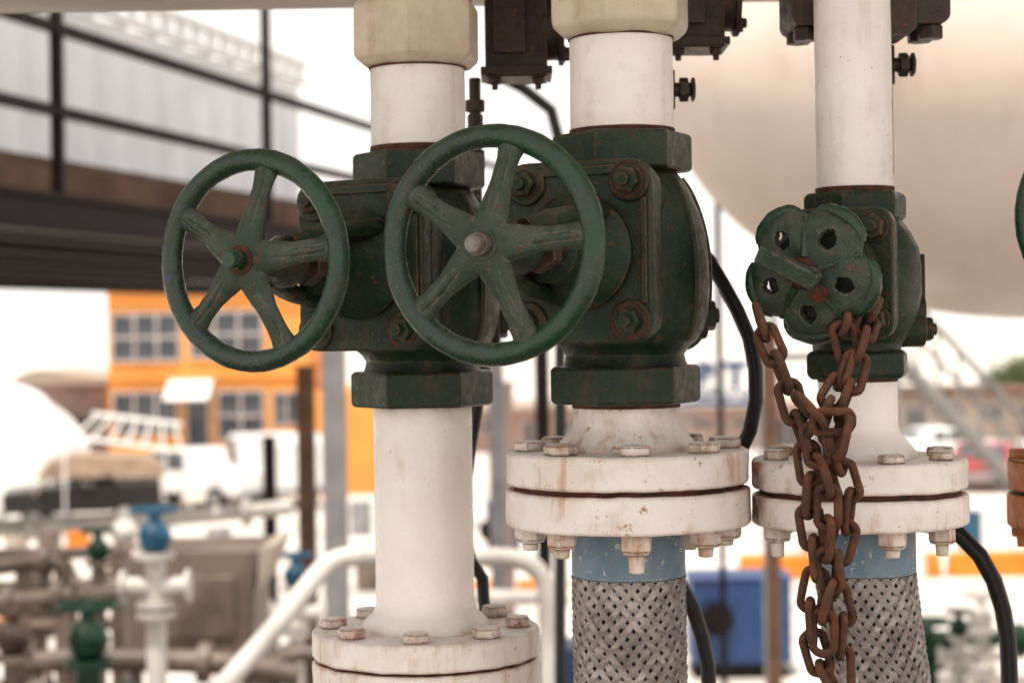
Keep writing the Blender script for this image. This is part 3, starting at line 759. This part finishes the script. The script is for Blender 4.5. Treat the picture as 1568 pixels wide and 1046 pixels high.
# ---------- staircase at right
r=empty('metal_staircase',(0,0,0)); g=G(); Yq=24
for dy in(0,1.0):
    a=P(1372,545,Yq+dy); b=P(1600,790,Yq+dy); dd=b-a
    for off,rr in((0,.09),(1.0,.03),(.55,.025)):
        g.tube([a+Vector((0,0,off)),b+Vector((0,0,off))],rr,n=8)
    for i in range(8):
        q=a+dd*(i/7); g.tube([q,q+Vector((0,0,1.0))],.025,n=8)
a=P(1372,545,Yq); b=P(1600,790,Yq); dd=b-a
for i in range(14):
    q=a+dd*((i+.5)/14); g.box((q.x,q.y+.5,q.z+.04),(.26,1.0,.04))
g.box((a.x-.9,Yq+.5,a.z),(1.8,1.1,.1))
for x in(a.x-1.6,a.x):
    for dy in(0,1.0): g.cyl((x,Yq+dy,0),(x,Yq+dy,a.z+1),.05,n=10)
g.tube([b,Vector((b.x+ (b.z)*.93,b.y,0))],.09,n=8)
emit(g,'stringers_treads_handrails',r,simple('galvanised_steel',(.24,.23,.22),.5))
# ---------- kerbs / barriers
def barrier(px0,px1,yb,yt,mat,name='orange_kerb_barrier'):
    Y=F*CZ/(yb-500); h=(yb-yt)/F*Y; x0,x1=sx(px0,Y),sx(px1,Y); r=empty(name,((x0+x1)/2,Y,0))
    g=G(); L=x1-x0; n=max(2,int(L/2.2))
    for i in range(n):
        a=-L/2+L*i/n+.06; b=-L/2+L*(i+1)/n-.06
        g.extr([(a,0),(b,0),(b-.05,h),(a+.05,h)],-.2,.2)
    emit(g,'blocks',r,mat,bevel=.05)
barrier(1120,1600,892,855,ORANGEP); barrier(85,215,912,880,ORANGEP); barrier(-60,30,980,925,ORANGEP); barrier(690,870,905,888,ORANGEP)
barrier(700,1250,805,798,GREYP,'concrete_kerb')
def bluebox(px0,px1,yt,yb,name):
    Y=F*CZ/(yb+30-500); x0,x1=sx(px0,Y),sx(px1,Y); zt=sz(yt,Y); r=empty(name,((x0+x1)/2,Y,0)); w=x1-x0
    g=G(); g.box((0,.5,zt/2+.12),(w,1.0,zt-.24)); g.box((0,.5,zt+.02),(w+.08,1.08,.05)); emit(g,'cabinet',r,BLUE,bevel=.03)
    g=G(); g.box((0,.5,.06),(w*.96,.9,.12)); g.cyl((-w*.25,-.02,zt*.62),(-w*.25,-.14,zt*.62),.26,n=32); g.cyl((-w*.25,-.13,zt*.62),(-w*.25,-.2,zt*.62),.12,n=24); emit(g,'fan_and_base',r,DARKSTEEL,bevel=.01)
bluebox(1052,1206,893,1015,'blue_generator'); bluebox(815,878,998,1046,'blue_generator'); bluebox(740,764,775,840,'blue_cabinet')
# ---------- mid-ground pipework
def piperun(name,pts,rad,mat,fl=None):
    ps=[P(*p) for p in pts]; o=ps[0]; r=empty(name,o); g=G(); path=crom([p-o for p in ps],rad*1.2); g.tube(path,rad,n=20)
    for t in(fl or []):
        i=int(t*(len(path)-2)); d=(path[i+1]-path[i]).normalized(); g.cyl(path[i]-d*rad*.5,path[i]+d*rad*.5,rad*1.8,n=24)
    emit(g,'pipe',r,mat,ang=50)
piperun('white_pipeline',[(250,1150,4.6),(350,1040,4.8),(425,955,4.95),(490,875,5.05),(512,858,5.08),(545,852,5.1),(650,852,5.2),(760,853,5.3),(805,860,5.3),(832,885,5.3),(840,930,5.3),(842,1000,5.3),(842,1400,5.3),(842,2500,5.3)],.028,OFFW,[])
def valve_post(name,px,Y,ytop,rad,mat,vmat,wheel=True):
    t=P(px,ytop,Y); r=empty(name,(t.x,Y,0)); g=G(); g.cyl((0,0,0),(0,0,t.z-rad*3),rad,n=20)
    for z in(t.z-rad*3.2,t.z-rad*8,t.z-rad*9): g.cyl((0,0,z),(0,0,z+rad*.6),rad*1.9,n=24)
    g.cyl((-rad*3,0,t.z-rad*6),(rad*3,0,t.z-rad*6),rad,n=20); g.cyl((-rad*3.4,0,t.z-rad*6),(-rad*3,0,t.z-rad*6),rad*1.7,n=20); g.cyl((rad*3,0,t.z-rad*6),(rad*3.4,0,t.z-rad*6),rad*1.7,n=20)
    emit(g,'standpipe',r,mat)
    g=G(); g.lathe([(rad*.8,-rad*2.6),(rad*1.5,-rad*2),(rad*1.7,-rad),(rad*1.2,0),(rad*.7,rad*.4),(rad*.6,rad*1.6),(rad*.2,rad*1.7)],24,Matrix.Translation((0,0,t.z)))
    if wheel:
        cpath=[(rad*2.3*math.cos(a*math.pi/12),rad*2.3*math.sin(a*math.pi/12),t.z+rad*1.6) for a in range(24)]
        g.tube(cpath,rad*.22,n=8,closed=True); g.box((0,0,t.z+rad*1.6),(rad*4.4,rad*.3,rad*.25)); g.box((0,0,t.z+rad*1.61),(rad*.3,rad*4.4,rad*.25))
    emit(g,'valve',r,vmat)
valve_post('standpipe_valve',237,6.5,805,.036,OFFW,BLUEV)
valve_post('standpipe_valve',452,12,868,.05,OFFW,BLUEV)
valve_post('standpipe_valve',135,7,958,.048,MIDGREEN,MIDGREEN)
valve_post('standpipe_valve',190,11,800,.05,TAN,OFFW,False)
valve_post('standpipe_valve',1502,12,930,.05,OFFW,OFFW)
valve_post('standpipe_valve',1420,13,975,.07,MIDGREEN,MIDGREEN)
valve_post('standpipe_valve',60,12,870,.05,GREYBOX,TAN)
valve_post('standpipe_valve',20,7,960,.04,GREYBOX,BROWN)
valve_post('standpipe_valve',150,9,830,.035,GREYBOX,MIDGREEN)
valve_post('standpipe_valve',1468,11,950,.035,OFFW,MIDGREEN)
piperun('green_pipeline',[(1380,975,13),(1450,980,13),(1500,978,13),(1640,985,13)],.07,MIDGREEN,[.2,.5,.8])
piperun('white_pipeline',[(1385,1035,14),(1640,1040,14)],.06,OFFW,[.4])
piperun('white_pipeline',[(-40,812,14),(120,800,14),(300,790,14),(460,775,14)],.06,OFFW,[.2,.5,.9])
piperun('tan_pipeline',[(-40,930,9),(90,915,9),(200,905,9)],.05,GREYBOX,[.3,.7])
piperun('tan_pipeline',[(20,1020,8),(120,1010,8),(330,1015,8),(460,1035,8)],.05,GREYBOX,[.3,.7])
piperun('white_pipeline',[(640,905,14),(760,915,14),(880,912,14)],.06,OFFW,[.5])
piperun('brown_pipeline',[(-30,870,10),(60,860,10),(100,870,10),(105,950,10),(105,1300,10)],.05,GREYBOX,[.2,.6])
piperun('brown_pipeline',[(380,1040,8.5),(430,1010,8.5),(470,1000,8.5),(520,1005,8.5),(640,1005,8.5)],.035,GREYBOX,[.3])
Yh=9; r=empty('equipment_cabinet',(P(300,900,Yh).x,Yh,0)); k=Yh/F; zt=sz(832,Yh); zb=sz(995,Yh)
g=G(); w=100*k
g.extr([(-w*1.0,zb),(w*.9,zb),(w*.95,zt-.14),(w*1.02,zt),(-w*.85,zt-.0),(-w*1.0,zt-.12)],-.1,.5); g.box((0,-.11,zb+.25),(w*1.3,.015,.3)); g.box((0,.2,zb-.03),(w*2.1,.7,.05))
for x in(-w*.9,w*.8):
    for y in(-.05,.45): g.box((x,y,zb/2),(.06,.06,zb))
emit(g,'hood',r,GREYBOX,bevel=.02)
g=G(); g.extr([(w*1.02,zt+.0),(w*1.3,zt+.03),(w*1.0,zt-.2)],-.12,.5); emit(g,'flap',r,TAN)
r=empty('pipe_rack',(0,0,0)); g=G()
for px,Y in((35,10),(95,10),(-20,10),(180,10)):
    p=P(px,850,Y); g.box((p.x,Y,p.z/2),(.07,.07,p.z))
for py in(850,900,960): a=P(-30,py,10); b=P(190,py-6,10); g.tube([a,b],.035,n=8)
emit(g,'frame',r,GREYBOX)
def drum(px,yb,mat,h=.9):
    Y=F*CZ/(yb-500); r=empty('steel_drum',(sx(px,Y),Y,0)); g=G(); g.lathe([(.27,0),(.29,.02),(.29,.3),(.3,.31),(.3,.33),(.29,.34),(.29,.6),(.3,.61),(.3,.63),(.29,.64),(.29,h-.02),(.27,h),(.26,h-.03)],28); emit(g,'drum',r,mat)
for a in((774,846,BLUE),(548,815,GREYP),(1480,850,BLUEV),(1390,905,WHITEP),(330,860,GREYP),(20,840,TAN),(70,850,GREYBOX),(115,842,ORANGEP),(560,900,GREYBOX),(600,850,PINK),(1240,850,GREYBOX)): drum(*a)
# ---------- tree far right
def tree(px,Y,ytop):
    r=empty('tree',(sx(px,Y),Y,0)); H=sz(ytop,Y); g=G()
    g.tube([(0,0,0),(.1,0,H*.3),(0,.1,H*.55),(.1,0,H*.8)],[.28,.22,.15,.05],n=10)
    cl=[]
    for i in range(9):
        a=i*2.4; z=H*(.35+.05*i); e=Vector((math.cos(a)*1.7,math.sin(a)*1.7,z+H*.18)); g.tube([(0,0,z),e*.5+Vector((0,0,z*.5+.2)),e],[.1,.07,.03],n=7); cl.append(e)
    emit(g,'trunk_and_limbs',r,BARK); g=G()
    cl+= [Vector((random.uniform(-1,1),random.uniform(-1,1),H*random.uniform(.75,.95))) for _ in range(6)]
    for c in cl:
        for _ in range(200):
            p=c+Vector((random.gauss(0,.5),random.gauss(0,.5),random.gauss(0,.4))); a=Vector((random.uniform(-1,1),random.uniform(-1,1),random.uniform(-1,1))).normalized(); b=a.orthogonal().normalized()
            g.add([p-a*.16,p+b*.09,p+a*.16,p-b*.09],[(0,1,2,3)])
    emit(g,'crown',r,LEAF)
tree(1568,110,572)
# ------------------------------------------------ light, world, camera
w=bpy.data.worlds.new('World'); sc.world=w; w.use_nodes=True
nt=w.node_tree; bg=nt.nodes['Background']; sk=nt.nodes.new('ShaderNodeTexSky'); sk.sky_type='NISHITA'; sk.sun_disc=False
EL=math.radians(72); RZ=math.radians(200)
sk.sun_elevation=EL; sk.sun_rotation=RZ; sk.dust_density=5; sk.air_density=1.0; sk.ozone_density=1.0; sk.altitude=0
# thin bright haze mixed into the sky, thicker towards the horizon
tcw=node(nt,'ShaderNodeTexCoord'); sp=node(nt,'ShaderNodeSeparateXYZ'); nt.links.new(tcw.outputs['Generated'],sp.inputs[0])
hz=ramp(nt,sp.outputs['Z'],0,.7,.95,.45)
nt.links.new(mixc(nt,hz,sk.outputs[0],(10.4,9.8,9.1)),bg.inputs[0]); bg.inputs[1].default_value=.15
sd=Vector((math.cos(EL)*math.sin(RZ),math.cos(EL)*math.cos(RZ),math.sin(EL)))
L=bpy.data.lights.new('sun','SUN'); L.energy=5; L.angle=math.radians(.5); L.color=(1,.92,.81)
lo=bpy.data.objects.new('sun',L); sc.collection.objects.link(lo); lo.rotation_euler=sd.to_track_quat('Z','Y').to_euler(); lo.location=(0,-5,20)
cam=bpy.data.cameras.new('camera'); co=bpy.data.objects.new('camera',cam); sc.collection.objects.link(co); sc.camera=co
co.matrix_world=Matrix.Translation((0,0,CZ))@Matrix.Rotation(math.radians(90),4,'X')@Matrix.Rotation(-ROLL,4,'Z')
cam.sensor_width=36; cam.lens=F/1568*36; cam.shift_y=-23/1568; cam.clip_start=.05; cam.clip_end=3000
cam.dof.use_dof=True; cam.dof.focus_distance=1.48; cam.dof.aperture_fstop=6.2; cam.dof.aperture_blades=8
sc.view_settings.view_transform='Standard'; sc.view_settings.look='None'; sc.view_settings.exposure=0
